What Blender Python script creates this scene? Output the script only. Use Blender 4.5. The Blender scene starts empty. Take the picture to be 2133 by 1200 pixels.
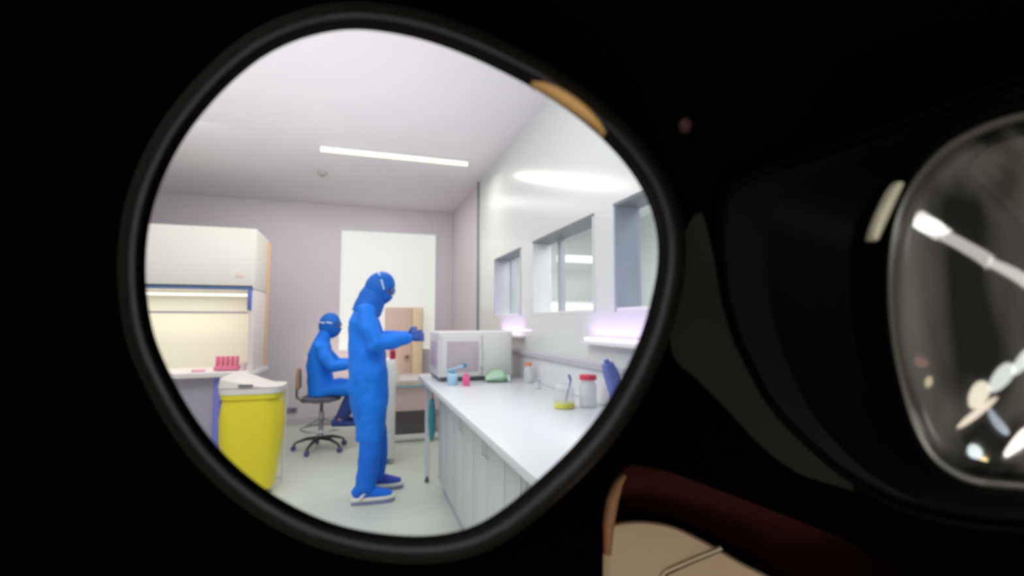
import bpy, bmesh, math, random
from mathutils import Vector, Matrix
random.seed(4)
S = bpy.context.scene
COL = S.collection
V = Vector

# ---------------------------------------------------------------- camera
FPX = 1000.0                                   # focal length in pixels of a 2133 wide frame
EYE = V((0, 0, 1.35))
YAW = math.atan((1066.5 - 748) / FPX)
PIT = math.atan(72 / FPX)
FW = V((math.sin(YAW) * math.cos(PIT), math.cos(YAW) * math.cos(PIT), math.sin(PIT)))
RT = V((math.cos(YAW), -math.sin(YAW), 0))
UP = RT.cross(FW)
cd = bpy.data.cameras.new('camera')
cam = bpy.data.objects.new('camera', cd)
COL.objects.link(cam)
cam.matrix_world = Matrix(((RT.x, UP.x, -FW.x, EYE.x), (RT.y, UP.y, -FW.y, EYE.y), (RT.z, UP.z, -FW.z, EYE.z), (0, 0, 0, 1)))
cd.sensor_width = 36
cd.lens = 36 * FPX / 2133
cd.clip_start = 0.004
cd.dof.use_dof = True
cd.dof.focus_distance = 0.16
cd.dof.aperture_fstop = cd.lens / 0.95
S.camera = cam

# ---------------------------------------------------------------- world, view
w = bpy.data.worlds.new('world')
S.world = w
w.use_nodes = True
w.node_tree.nodes['Background'].inputs[0].default_value = (0, 0, 0, 1)
w.node_tree.nodes['Background'].inputs[1].default_value = 0
S.view_settings.view_transform = 'Standard'
S.view_settings.look = 'None'
S.view_settings.gamma = 1
S.view_settings.use_curve_mapping = False
S.view_settings.exposure = 0


def area(name, loc, target, sx, sy, power, color=(1, 1, 1), shape='RECTANGLE', upv=None):
    l = bpy.data.lights.new(name, 'AREA')
    l.shape = shape
    l.size = sx
    l.size_y = sy
    l.energy = power
    l.color = color
    o = bpy.data.objects.new(name, l)
    COL.objects.link(o)
    d = (V(target) - V(loc)).normalized()
    x = (V(upv) if upv else V((1, 0, 0)))
    x = (x - d * x.dot(d)).normalized()
    y = (-d).cross(x)
    o.matrix_world = Matrix(((x.x, y.x, -d.x, loc[0]), (x.y, y.y, -d.y, loc[1]), (x.z, y.z, -d.z, loc[2]), (0, 0, 0, 1)))
    return o


# laboratory lights: the visible ceiling lamp, added fills, and the next room
area('ceiling_lamp_light', (0.32, 4.66, 2.88), (0.32, 4.66, 0), 1.4, 0.1, 15, (1, .97, .88))
area('ceiling_lamp_light', (-0.6, 2.2, 2.9), (-0.4, 2.6, 0), 2.2, 1.2, 46, (.97, .98, 1))  # added overhead key light, no fitting in view
area('pendant_uplight', (-0.7, 3.0, 1.9), (-0.7, 3.2, 3.0), 2.8, 3.0, 24, (.98, .96, 1))  # added upward fill that brightens the ceiling, no pendant there
area('rear_ceiling_light', (-.4, 5.9, 2.93), (-.4, 6.2, 0), 2.6, .9, 13, (1, .95, .93))  # added fill to brighten the back of the room
area('desk_light', (-.1, 6.5, .75), (.1, 7, 1.05), .8, .2, 2.2, (1, .72, .60))  # added warm fill on the back wall, no lamp on the desk
area('next_room_light', (2.6, 3.4, 2.7), (2.6, 3.4, 0), 1.6, 4.0, 110, (.95, .98, 1))

# ---------------------------------------------------------------- materials
MAT = {}


def mat(name, color, rough=.6, metal=0, spec=.5, emit=None, estr=0, noise=0, nscale=8, coat=0, trans=0, alpha=1, bump=0):
    if name in MAT:
        return MAT[name]
    m = bpy.data.materials.new(name)
    m.use_nodes = True
    nt = m.node_tree
    b = nt.nodes['Principled BSDF']
    c = (*color, 1)
    b.inputs['Base Color'].default_value = c
    b.inputs['Roughness'].default_value = rough
    b.inputs['Metallic'].default_value = metal
    b.inputs['Specular IOR Level'].default_value = spec
    b.inputs['Coat Weight'].default_value = coat
    b.inputs['Coat Roughness'].default_value = .08
    b.inputs['Transmission Weight'].default_value = trans
    b.inputs['Alpha'].default_value = alpha
    if emit:
        b.inputs['Emission Color'].default_value = (*emit, 1)
        b.inputs['Emission Strength'].default_value = estr
    if noise or bump:
        t = nt.nodes.new('ShaderNodeTexCoord')
        n = nt.nodes.new('ShaderNodeTexNoise')
        n.inputs['Scale'].default_value = nscale
        n.inputs['Detail'].default_value = 4
        nt.links.new(t.outputs['Object'], n.inputs['Vector'])
        if noise:
            mx = nt.nodes.new('ShaderNodeMix')
            mx.data_type = 'RGBA'
            mx.inputs[6].default_value = (*[v * (1 - noise) for v in color], 1)
            mx.inputs[7].default_value = (*[min(1, v * (1 + noise)) for v in color], 1)
            nt.links.new(n.outputs['Fac'], mx.inputs[0])
            nt.links.new(mx.outputs[2], b.inputs['Base Color'])
        if bump:
            bp = nt.nodes.new('ShaderNodeBump')
            bp.inputs['Strength'].default_value = bump
            bp.inputs['Distance'].default_value = .01
            nt.links.new(n.outputs['Fac'], bp.inputs['Height'])
            nt.links.new(bp.outputs['Normal'], b.inputs['Normal'])
    MAT[name] = m
    return m


WALL = mat('wall_paint', (.68, .64, .68), .5, noise=.02, nscale=2)
WALLR = mat('glossy_wall_panel', (.70, .73, .71), .2, spec=.5)
CEIL = mat('ceiling_paint', (.76, .73, .75), .7, noise=.02, nscale=1.5)
FLOOR = mat('floor_vinyl', (.62, .68, .59), .38, noise=.06, nscale=3)
WHITE = mat('white_laminate', (.80, .81, .82), .45)
TOP = mat('white_worktop', (.73, .76, .79), .3)
CAB = mat('cabinet_grey_white', (.62, .66, .64), .5)
GREY = mat('grey_metal', (.42, .45, .49), .4, metal=.2)
DGREY = mat('dark_grey_plastic', (.12, .12, .16), .5)
SOFFIT = mat('window_aluminium', (.17, .185, .20), .5)  # dark grey puts the shade of the window soffits into the colour
BLUE = mat('blue_coverall_cloth', (.0, .20, .88), .7, noise=.07, nscale=7, bump=.5)
BLUE2 = mat('blue_trouser_cloth', (.0, .155, .78), .7, noise=.1, nscale=8, bump=.6)
BLUED = mat('blue_hood_cloth', (.0, .13, .58), .7, noise=.08, nscale=12, bump=.3)
NAVY = mat('navy_cloth', (.025, .05, .22), .8, noise=.1, nscale=12)
GLOVE = mat('dark_blue_nitrile', (.02, .08, .38), .4)
SKIN = mat('skin', (.55, .33, .24), .5)
EYEM = mat('eye', (.03, .02, .02), .2)
STRAP = mat('white_elastic', (.85, .88, .95), .6)
SOLE = mat('white_rubber', (.74, .78, .72), .5)
SOLED = mat('lilac_rubber', (.28, .30, .58), .5)
YEL = mat('yellow_bag_plastic', (.80, .69, .025), .4, noise=.05, nscale=3, bump=.6)
BLK = mat('black_plastic', (.0006, .0003, .0003), .8, spec=.0)
BLKM = mat('black_matte', (.004, .003, .003), .9, spec=.1)


# ---------------------------------------------------------------- mesh helpers
class MB:
    def __init__(s):
        s.bm = bmesh.new()

    def box(s, x0, x1, y0, y1, z0, z1, bev=0, seg=2):
        r = bmesh.ops.create_cube(s.bm, size=1)
        for v in r['verts']:
            v.co = V(((x0 + x1) / 2 + v.co.x * (x1 - x0), (y0 + y1) / 2 + v.co.y * (y1 - y0), (z0 + z1) / 2 + v.co.z * (z1 - z0)))
        if bev:
            es = list({e for v in r['verts'] for e in v.link_edges})
            bmesh.ops.bevel(s.bm, geom=es, offset=bev, segments=seg, affect='EDGES', profile=.5)
        return s

    def loft(s, pts, front=(1, 0, 0), n=20, cap=True, power=2.0):
        """pts: (x,y,z,ra,rb): ra along 'front', rb across it"""
        f = V(front)
        P = [V(p[:3]) for p in pts]
        rings = []
        for i, p in enumerate(pts):
            t = (P[min(i + 1, len(P) - 1)] - P[max(i - 1, 0)]).normalized()
            a = f - t * f.dot(t)
            if a.length < .05:
                a = V((0, 0, 1)) - t * t.z
            a.normalize()
            b = t.cross(a)
            ring = []
            for k in range(n):
                an = 2 * math.pi * k / n
                c_, s_ = math.cos(an), math.sin(an)
                c_ = math.copysign(abs(c_) ** (2 / power), c_)
                s_ = math.copysign(abs(s_) ** (2 / power), s_)
                ring.append(s.bm.verts.new(P[i] + a * (c_ * p[3]) + b * (s_ * p[4])))
            rings.append(ring)
        for A, B in zip(rings, rings[1:]):
            for k in range(n):
                s.bm.faces.new((A[k], A[(k + 1) % n], B[(k + 1) % n], B[k]))
        if cap:
            s.bm.faces.new(list(reversed(rings[0])))
            s.bm.faces.new(rings[-1])
        return s

    def tube(s, path, r, n=12):
        rr = r if isinstance(r, (list, tuple)) else [r] * len(path)
        return s.loft([(*p, q, q) for p, q in zip(path, rr)], front=(.13, .21, .97), n=n)

    def ell(s, c, rx, ry, rz, n=20, rot=None):
        r = bmesh.ops.create_uvsphere(s.bm, u_segments=n, v_segments=max(8, n * 2 // 3), radius=1)
        for v in r['verts']:
            q = V((v.co.x * rx, v.co.y * ry, v.co.z * rz))
            if rot:
                q = rot @ q
            v.co = q + V(c)
        return s

    def lathe(s, prof, c, n=24, close=True):
        """prof: (r,z) bottom to top"""
        rings = []
        for r, z in prof:
            rings.append([s.bm.verts.new(V((c[0] + max(r, 1e-4) * math.cos(2 * math.pi * k / n), c[1] + max(r, 1e-4) * math.sin(2 * math.pi * k / n), c[2] + z))) for k in range(n)])
        for A, B in zip(rings, rings[1:]):
            for k in range(n):
                s.bm.faces.new((A[k], A[(k + 1) % n], B[(k + 1) % n], B[k]))
        if close:
            s.bm.faces.new(list(reversed(rings[0])))
            s.bm.faces.new(rings[-1])
        return s

    def prism(s, outline, vec):
        """planar outline (list of Vector) pushed along vec"""
        a = [s.bm.verts.new(V(p)) for p in outline]
        b = [s.bm.verts.new(V(p) + V(vec)) for p in outline]
        n = len(a)
        s.bm.faces.new(a)
        s.bm.faces.new(list(reversed(b)))
        for k in range(n):
            s.bm.faces.new((a[k], b[k], b[(k + 1) % n], a[(k + 1) % n]))
        return s

    def band(s, rings, close=True):
        R = [[s.bm.verts.new(V(p)) for p in r] for r in rings]
        n = len(R[0])
        for A, B in zip(R, R[1:]):
            for k in range(n):
                s.bm.faces.new((A[k], A[(k + 1) % n], B[(k + 1) % n], B[k]))
        return R

    def build(s, name, m, parent=None, smooth=True, remesh=0, sm=6, solid=0, sub=0, fold=0):
        bmesh.ops.recalc_face_normals(s.bm, faces=s.bm.faces[:])
        off = parent.matrix_world.translation.copy() if parent else V((0, 0, 0))
        if parent:
            off = V(parent['_o']) if '_o' in parent else off
        org = off
        for v in s.bm.verts:
            v.co -= org
        me = bpy.data.meshes.new(name)
        s.bm.to_mesh(me)
        s.bm.free()
        if smooth:
            me.shade_smooth()
            me.set_sharp_from_angle(angle=math.radians(38))
        me.materials.append(m)
        o = bpy.data.objects.new(name, me)
        COL.objects.link(o)
        if parent:
            o.parent = parent
            o['_o'] = list(off)
        if remesh:
            r = o.modifiers.new('remesh', 'REMESH')
            r.mode = 'VOXEL'
            r.voxel_size = remesh
            r.use_smooth_shade = True
            q = o.modifiers.new('smooth', 'SMOOTH')
            q.iterations = sm
            q.factor = .5
        if fold:
            tx = bpy.data.textures.get('cloth_folds') or bpy.data.textures.new('cloth_folds', 'CLOUDS')
            tx.noise_scale = .11
            tx.noise_depth = 1
            q = o.modifiers.new('folds', 'DISPLACE')
            q.texture = tx
            q.strength = fold
            q.mid_level = .5
            q.texture_coords = 'LOCAL'
        if solid:
            q = o.modifiers.new('solid', 'SOLIDIFY')
            q.thickness = solid
            q.offset = 0
        if sub:
            q = o.modifiers.new('sub', 'SUBSURF')
            q.levels = q.render_levels = sub
        return o


def tag(o, label=None, cat=None, group=None, kind=None):
    for k, v in (('label', label), ('category', cat), ('group', group), ('kind', kind)):
        if v:
            o[k] = v
    return o


def thing(name, loc, label, cat, group=None):
    o = bpy.data.objects.new(name, None)
    COL.objects.link(o)
    o.location = loc
    o['_o'] = list(loc)
    o.empty_display_size = .05
    return tag(o, label, cat, group)


def struct(name, mb, m, **k):
    return tag(mb.build(name, m, smooth=False, **k), kind='structure')


# ================================================================ THE LABORATORY
XR, XL, YB, ZC = 1.30, -2.7, 7.0, 2.98
struct('floor', MB().box(XL, XR + .15, -.6, YB, -.1, 0), FLOOR)
struct('ceiling', MB().box(XL, XR + .15, -.6, YB, ZC, ZC + .1), CEIL)
struct('wall_left', MB().box(XL - .15, XL, -.6, YB + .15, -.1, ZC + .1), WALL)
# back wall with the tall bright window opening
WX0, WX1, WZ0, WZ1 = -.27, 1.07, .95, 2.66
b = MB()
b.box(XL, WX0, YB, YB + .15, -.1, ZC + .1).box(WX1, XR + .15, YB, YB + .15, -.1, ZC + .1)
b.box(WX0, WX1, YB, YB + .15, WZ1, ZC + .1).box(WX0, WX1, YB, YB + .15, -.1, WZ0)
struct('wall_back', b, WALL)
win = tag(thing('window_1', ((WX0 + WX1) / 2, YB + .02, WZ0), None, None), kind='structure')
BLIND = mat('backlit_blind', (.6, .62, .6), .8, emit=(.93, .97, .90), estr=.42, noise=.02, nscale=1)
MB().box(WX0, WX1, YB + .03, YB + .04, WZ0, WZ1).build('blind', BLIND, win, smooth=False)
b = MB()
b.box(WX0, WX0 + .015, YB - .005, YB + .03, WZ0, WZ1).box(WX1 - .015, WX1, YB - .005, YB + .03, WZ0, WZ1)
b.box(WX0 + .015, WX1 - .015, YB - .005, YB + .03, WZ1 - .02, WZ1).box(WX0 + .015, WX1 - .015, YB - .005, YB + .03, WZ0, WZ0 + .02)
b.build('window_frame', mat('window_frame_white', (.66, .66, .72), .5), win, smooth=False)
struct('baseboard_back', MB().box(XL, XR, YB - .012, YB, 0, .09), mat('baseboard_vinyl', (.55, .53, .55), .6))

# right wall, glossy, three openings into the next room
WINS = [(3.83, 4.67), (2.50, 3.54), (1.25, 2.27)]
SZ0, SZ1 = 1.41, 1.99
b = MB()
ys = [-.6, 1.25, 2.27, 2.50, 3.54, 3.83, 4.67, 5.34]
b.box(XR, XR + .15, -.6, 5.34, -.1, SZ0).box(XR, XR + .15, -.6, 5.34, SZ1, ZC + .1)
for a0, a1 in ((-.6, 1.25), (2.27, 2.50), (3.54, 3.83), (4.67, 5.34)):
    b.box(XR, XR + .15, a0, a1, SZ0, SZ1)
struct('wall_right', b, WALLR)
struct('wall_right_end', MB().box(XR, XR + .15, 5.34, YB, -.1, ZC + .1), mat('wall_end_paint', (.66, .59, .62), .5))
struct('trim_1', MB().box(XR - .02, XR, 5.325, 5.355, 0, ZC), mat('joint_strip', (.22, .23, .28), .5))
CLEAR = bpy.data.materials.new('clear_glass')
CLEAR.use_nodes = True
nt = CLEAR.node_tree
for n in list(nt.nodes):
    nt.nodes.remove(n)
o_, mx, tr, gl, fr = [nt.nodes.new('ShaderNode' + t) for t in ('OutputMaterial', 'MixShader', 'BsdfTransparent', 'BsdfGlossy', 'Fresnel')]
gl.inputs['Roughness'].default_value = .02
geo, ma, mb_ = nt.nodes.new('ShaderNodeNewGeometry'), nt.nodes.new('ShaderNodeMath'), nt.nodes.new('ShaderNodeMath')
ma.operation = 'MULTIPLY'
ma.name = 'ior_drop'
ma.inputs[1].default_value = 1.45 - 1 / 1.45
mb_.operation = 'SUBTRACT'
mb_.name = 'ior_front'
mb_.inputs[0].default_value = 1.45
nt.links.new(geo.outputs['Backfacing'], ma.inputs[0])
nt.links.new(ma.outputs[0], mb_.inputs[1])
nt.links.new(mb_.outputs[0], fr.inputs['IOR'])
nt.links.new(fr.outputs[0], mx.inputs[0])
nt.links.new(tr.outputs[0], mx.inputs[1])
nt.links.new(gl.outputs[0], mx.inputs[2])
nt.links.new(mx.outputs[0], o_.inputs[0])
for i, (y0, y1) in enumerate(WINS):
    wn = tag(thing('window_%d' % (i + 2), (XR + .07, (y0 + y1) / 2, SZ0), None, None), kind='structure')
    t = .018
    b = MB()
    b.box(XR - .004, XR + .15, y0, y1, SZ1 - t, SZ1)
    b.build('window_frame', SOFFIT, wn, smooth=False)
    b = MB()
    b.box(XR - .004, XR + .15, y1 - t, y1, SZ0, SZ1 - t).box(XR - .004, XR + .15, y0, y0 + t, SZ0, SZ1 - t)
    b.build('window_jamb', mat('jamb_blue_grey', (.36, .42, .50), .5) if i == 2 else (mat('jamb_white', (.68, .70, .71), .5) if i == 1 else mat('jamb_pale', (.50, .50, .56), .5)), wn, smooth=False)
    MB().box(XR - .002, XR + .15, y0, y1, SZ0, SZ0 + t).build('window_sill', WHITE, wn, smooth=False)
    MB().box(XR + .125, XR + .131, y0 + t, y1 - t, SZ0 + t, SZ1 - t).build('pane', CLEAR, wn, smooth=False)
    if i < 2:
        MB().box(XR + .11, XR + .145, y1 - .30 if i else y1 - .22, y1 - .24 if i else y1 - .17, SZ0 + t, SZ1 - t).build('mullion', GREY, wn, smooth=False)
# next room seen through the openings
b = MB()
b.box(XR + .15, 4.2, -.6, YB, -.1, 0)
struct('floor_next_room', b, WHITE)
struct('ceiling_next_room', MB().box(XR + .15, 4.2, -.6, YB, ZC, ZC + .1), WHITE)
struct('wall_next_room', MB().box(4.2, 4.3, -.6, YB, -.1, ZC + .1).box(XR + .15, 4.2, YB, YB + .15, -.1, ZC + .1).box(XR + .15, 4.2, -.7, -.6, -.1, ZC + .1), mat('next_room_paint', (.72, .76, .74), .5))
t = thing('next_room_shelf', (3.0, 6.85, 1.5), 'pale shelf with a yellowish lit strip seen through the middle side window', 'shelf')
MB().box(2.3, 4.15, 6.45, 7.0, 1.40, 1.44, .004).build('board', WHITE, t)
MB().box(2.6, 3.75, 6.46, 6.50, 1.50, 1.62, .01).build('light_strip', mat('strip_yellow', (.9, .86, .7), .5, emit=(1, .88, .58), estr=.6), t)
MB().box(2.6, 3.75, 6.5, 7.0, 1.44, 1.66, .01).build('housing', WHITE, t)
t = thing('next_room_lamp', (3.0, 6.5, 2.4), 'white strip lamp high in the next room seen through the middle side window', 'ceiling light')
MB().box(2.75, 3.9, 6.40, 6.50, 2.24, 2.34, .01).build('diffuser', mat('strip_white', (.9, .9, .85), .5, emit=(1, .98, .88), estr=.6), t)
for x in (2.85, 3.8):
    MB().tube([(x, 6.45, 2.33), (x, 6.45, 2.979)], .006, 8).build('hanger', GREY, t)
# added unseen wall across the view, keeps laboratory light off the headset
FH = V((math.sin(YAW), math.cos(YAW), 0))


def fr_(a, d, z):
    """a along the camera's right, d ahead of the eye, z height"""
    return V((RT.x * a + FH.x * d, RT.y * a + FH.y * d, z))


HX0, HX1, HZ0, HZ1 = -.156, .201, 1.350 - .1005, 1.350 + .1235
D0, D1 = .145, .165
b = MB()
for a0, a1, z0, z1 in ((-3.2, HX0, -.1, 3.08), (HX1, 1.8, -.1, 3.08), (HX0, HX1, -.1, HZ0), (HX0, HX1, HZ1, 3.08)):
    b.prism([fr_(a0, D0, z0), fr_(a1, D0, z0), fr_(a1, D0, z1), fr_(a0, D0, z1)], FH * (D1 - D0))
struct('wall_front', b, WALL)
struct('trim_2', MB().box(XR - .03, XR, 1.0, 5.32, 1.085, 1.12, .004), mat('dado_trunking', (.50, .50, .56), .4))
struct('trim_3', MB().box(XR - .012, XR, 1.0, 4.25, .9, 1.085), mat('upstand', (.74, .76, .78), .3))

# ---------------------------------------------------------------- ceiling fittings
t = thing('ceiling_lamp', (.32, 4.66, ZC), 'long slim ceiling lamp glowing pale yellow above the standing person', 'ceiling light')
MB().box(-.38, 1.02, 4.62, 4.70, ZC - .02, ZC, .004).build('housing', WHITE, t)
MB().loft([(-.37, 4.66, ZC - .035, .02, .03), (1.01, 4.66, ZC - .035, .02, .03)], front=(0, 0, 1)).build('diffuser', mat('lamp_diffuser', (.9, .88, .8), .5, emit=(1, .94, .66), estr=.85), t)
t = thing('smoke_detector', (-.41, 5.5, ZC), 'small round smoke detector on the ceiling behind the lamp', 'smoke detector')
MB().lathe([(.02, -.04), (.045, -.035), (.05, -.02), (.055, 0)], (-.41, 5.5, ZC)).build('cover', mat('detector_tan', (.55, .47, .45), .6), t)
MB().lathe([(.008, -.047), (.012, -.044), (.012, -.039)], (-.41, 5.5, ZC)).build('sensor_tip', DGREY, t)

# ---------------------------------------------------------------- worktop and cabinets
t = thing('laboratory_worktop', (.9, 2.8, .9), 'long glossy white laboratory worktop under the side windows', 'worktop')
MB().box(.50, XR - .014, .9, 4.25, .862, .90, .006).build('top_board', TOP, t)
MB().box(.56, .60, 4.18, 4.22, .05, .862, .004).build('leg', WHITE, t)
MB().box(1.2, 1.24, 4.18, 4.22, .05, .862, .004).build('leg', WHITE, t)
for x in (.58, 1.22):
    MB().lathe([(.016, 0), (.02, .01), (.014, .03), (.012, .05)], (x, 4.20, 0)).build('foot', DGREY, t)
MB().box(.60, 1.2, 4.19, 4.21, .80, .862).build('apron', WHITE, t)
CLAB = ['grey-white base cabinet at the far end of the worktop, beside the green bag',
        'grey-white base cabinet second from the far end of the worktop',
        'grey-white base cabinet in the middle of the row under the worktop',
        'grey-white base cabinet under the worktop, second nearest to the eyepiece',
        'grey-white base cabinet under the worktop, nearest to the eyepiece']
for i in range(5):
    y1 = 3.98 - .62 * i
    y0 = y1 - .618
    t = thing('base_cabinet', (.95, (y0 + y1) / 2, 0), CLAB[i], 'cabinet', 'base cabinets under the long worktop')
    b = MB().box(.66, XR - .02, y0, y1, .08, .86)
    b.build('body', CAB, t, smooth=False)
    MB().box(.68, XR - .05, y0, y1, 0, .08).build('plinth', mat('plinth_lilac', (.40, .42, .62), .5), t, smooth=False)
    for k in range(2):
        ya, yb = y0 + .004 + k * .307, y0 + .307 + k * .307
        d = MB().box(.64, .66, ya, yb, .09, .85, .003).build('door', CAB, t)
        yh = yb - .03 if k == 0 else ya + .03
        MB().tube([(.64, yh, .66), (.625, yh, .665), (.625, yh, .775), (.64, yh, .78)], .004, 8).build('handle', CAB, d)

# teal bag hanging under the worktop's end
t = thing('waste_bag', (.6, 4.09, .72), 'teal green bag hanging under the far end of the white worktop', 'bag')
TEAL = mat('teal_plastic', (.03, .30, .33), .5, bump=.4)
MB().loft([(.60, 4.10, .37, .012, .03), (.60, 4.09, .43, .022, .07), (.598, 4.09, .55, .026, .085), (.60, 4.09, .66, .022, .07), (.605, 4.09, .72, .01, .03)], n=16).build('bag', TEAL, t)
MB().tube([(.605, 4.09, .71), (.605, 4.08, .82), (.61, 4.08, .858)], .005, 8).build('cord', DGREY, t)

# ---------------------------------------------------------------- machine on the worktop
t = thing('benchtop_incubator', (.87, 3.95, .9), 'white box-shaped benchtop machine with a pinkish window, at the far end of the worktop', 'laboratory machine')
PANEL = mat('machine_white', (.70, .69, .68), .4)
mx0, mx1, my0, my1, mz0, mz1 = .585, 1.18, 3.68, 4.16, .925, 1.28
MB().box(mx0, mx1, my0, my1, mz0, mz1, .02, 3).build('housing', PANEL, t)
d = MB().box(mx0 + .02, mx0 + .335, my0 - .022, my0 + .002, mz0 + .012, mz1 - .03, .008).build('door', PANEL, t)
MB().box(mx0 + .06, mx0 + .305, my0 - .027, my0 - .02, mz0 + .05, mz1 - .075, .003).build('door_window', mat('pinkish_glass', (.50, .43, .47), .25), d)
MB().box(mx0 + .34, mx1 - .02, my0 - .014, my0 + .002, mz0 + .012, mz1 - .03, .005).build('control_panel', mat('machine_panel', (.68, .70, .66), .4), t)
MB().tube([(mx0 + .325, my0 - .02, 1.0), (mx0 + .325, my0 - .045, 1.02), (mx0 + .325, my0 - .045, 1.16), (mx0 + .325, my0 - .02, 1.18)], .006, 10).build('handle', PANEL, t)
MB().box(mx0 + .01, mx1 - .01, my0 + .005, my1 - .01, .908, .926).build('base_plate', DGREY, t, smooth=False)
for x in (mx0 + .05, mx1 - .05):
    for y in (my0 + .05, my1 - .05):
        MB().lathe([(.018, 0), (.016, .01)], (x, y, .9)).build('foot', DGREY, t)
MB().box(mx0 - .004, mx0 + .002, my0 + .08, my1 - .08, 1.0, 1.2, .001).build('side_vent', mat('vent_pink', (.60, .46, .50), .5), t)  # pink panel puts the shade on the machine's left side into the colour


# ---------------------------------------------------------------- things on the worktop
def bottle(name, x, y, r, h, label, cat, bodym, capm, liquid=None, lh=0, neck=.5, capr=None, z=.9, group=None):
    t = thing(name, (x, y, z), label, cat, group)
    nr = r * neck
    MB().lathe([(r * .92, 0), (r, .006), (r, h * .68), (r * .8, h * .78), (nr, h * .84), (nr, h * .88)], (x, y, z)).build('body', bodym, t)
    if capm:
        cr = capr or nr * 1.15
        MB().lathe([(cr, h * .86), (cr * 1.02, h * .9), (cr, h), (cr * .9, h * 1.01)], (x, y, z)).build('cap', capm, t)
    if liquid:
        MB().lathe([(r * 1.004, .004), (r * 1.008, .008), (r * 1.006, lh)], (x, y, z)).build('liquid', liquid, t)
    return t


POLY = mat('translucent_plastic', (.80, .83, .86), .3, alpha=.5)
RED = mat('red_cap', (.72, .06, .12), .4)
ORG = mat('orange_cap', (.80, .25, .14), .4)
PINK = mat('pink_plastic', (.75, .12, .30), .4)
LBL = mat('pale_blue_plastic', (.35, .60, .75), .3)
LIQ = mat('yellow_liquid', (.72, .72, .10), .3)
bottle('reagent_jar', 1.175, 2.35, .046, .17, 'clear white jar with a wide red cap, nearest on the worktop', 'jar', POLY, RED, neck=.8, capr=.046)
bottle('liquid_flask', 1.045, 2.37, .055, .15, 'clear flask with yellow liquid in its bottom beside the red-capped jar', 'flask', mat('flask_glass', (.80, .82, .86), .2, alpha=.35), None, LIQ, .028, neck=.4)
t = thing('stirring_rod', (1.05, 2.36, .906), 'thin dark blue rod leaning in the flask of yellow liquid', 'rod')
MB().tube([(1.052, 2.37, .935), (1.075, 2.35, 1.045)], .0045, 8).build('shaft', mat('rod_blue', (.15, .2, .45), .4), t)
MB().tube([(1.075, 2.35, 1.043), (1.064, 2.352, 1.075)], .007, 8).build('grip', mat('rod_blue', (.15, .2, .45), .4), t)
bottle('squeeze_bottle', 1.22, 3.42, .035, .15, 'small white bottle with an orange cap against the side wall', 'bottle', POLY, ORG, neck=.55, capr=.025)
bottle('sample_vial', 1.17, 3.10, .022, .06, 'tiny clear vial with a grey-blue cap between the orange-capped bottle and the yellow flask', 'vial', POLY, mat('greyblue_cap', (.38, .46, .55), .5), neck=.8, capr=.02)
bottle('blue_beaker', .655, 3.48, .038, .10, 'pale blue bottle in front of the white machine, left of the pink one', 'bottle', LBL, mat('teal_cap', (.05, .35, .5), .4), neck=.5)
bottle('pink_bottle', .74, 3.40, .026, .085, 'small bright pink bottle in front of the white machine', 'bottle', PINK, PINK, neck=.6)
t = thing('pipette', (.70, 3.60, .95), 'blue pipette resting slantwise across the pale blue bottle by the machine window', 'pipette')
MB().tube([(.62, 3.53, 1.00), (.70, 3.57, 1.012), (.76, 3.60, 1.022)], [.005, .009, .011]).build('barrel', LBL, t)
MB().tube([(.757, 3.6, 1.022), (.785, 3.61, 1.028)], [.015, .013]).build('plunger', mat('teal_dark', (.02, .22, .38), .4), t)
# green crumpled film pack
t = thing('green_packet', (1.02, 3.57, .9), 'pale green crumpled packet at the right foot of the white machine', 'packet')
b = MB()
b.loft([(.93, 3.585, .925, .02, .05), (.98, 3.575, .94, .04, .07), (1.04, 3.565, .945, .045, .07), (1.09, 3.58, .93, .03, .06), (1.12, 3.57, .915, .01, .03)], front=(0, 0, 1), n=14)
for v in b.bm.verts:
    v.co += V((random.uniform(-.006, .006), random.uniform(-.006, .006), random.uniform(-.005, .005)))
    v.co.z = max(v.co.z, .901)
b.build('wrapper', mat('green_film', (.42, .66, .45), .5, bump=.5), t)
b = MB().box(1.085, 1.105, 3.50, 3.57, .905, .95, .003)
b.build('label_card', mat('mint_card', (.66, .82, .72), .6), t)
# blue box file / pump at the right edge
t = thing('blue_dispenser', (1.24, 2.12, .9), 'slate blue tilted dispenser on the worktop at the right edge of the view', 'dispenser')
SLATE = mat('slate_blue_plastic', (.12, .17, .48), .4)
MB().loft([(1.240, 2.12, .915, .036, .036), (1.225, 2.12, .98, .038, .036), (1.185, 2.12, 1.10, .036, .036), (1.165, 2.12, 1.15, .026, .028)], n=20, power=3).build('body', SLATE, t)
MB().tube([(1.167, 2.12, 1.145), (1.158, 2.12, 1.17)], [.016, .012]).build('nozzle', SLATE, t)
MB().box(1.20, 1.28, 2.08, 2.16, .9005, .918, .004).build('base', SLATE, t)

# lilac glowing strip lamps on the side wall
for (y0, y1, lab) in ((3.72, 4.42, 'lilac strip lamp on the side wall behind the white machine'), (1.8, 2.58, 'lilac strip lamp on the side wall above the blue dispenser')):
    t = thing('strip_lamp', (XR - .03, (y0 + y1) / 2, 1.24), lab, 'lamp', 'lilac strip lamps on the side wall')
    MB().box(XR - .055, XR, y0, y1, 1.225, 1.245, .003).build('housing', WHITE, t)
    MB().tube([(XR - .035, y0 + .02, 1.256), (XR - .035, y1 - .02, 1.256)], .010, 10).build('tube', mat('uv_tube', (.8, .7, .8), .4, emit=(1, .80, .95), estr=.6), t)
    area('strip_lamp_light', (XR - .055, (y0 + y1) / 2, 1.285), (XR, (y0 + y1) / 2, 1.38), .02, y1 - y0 - .05, .5, (.66, .36, 1), upv=(0, 0, 1))

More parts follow.
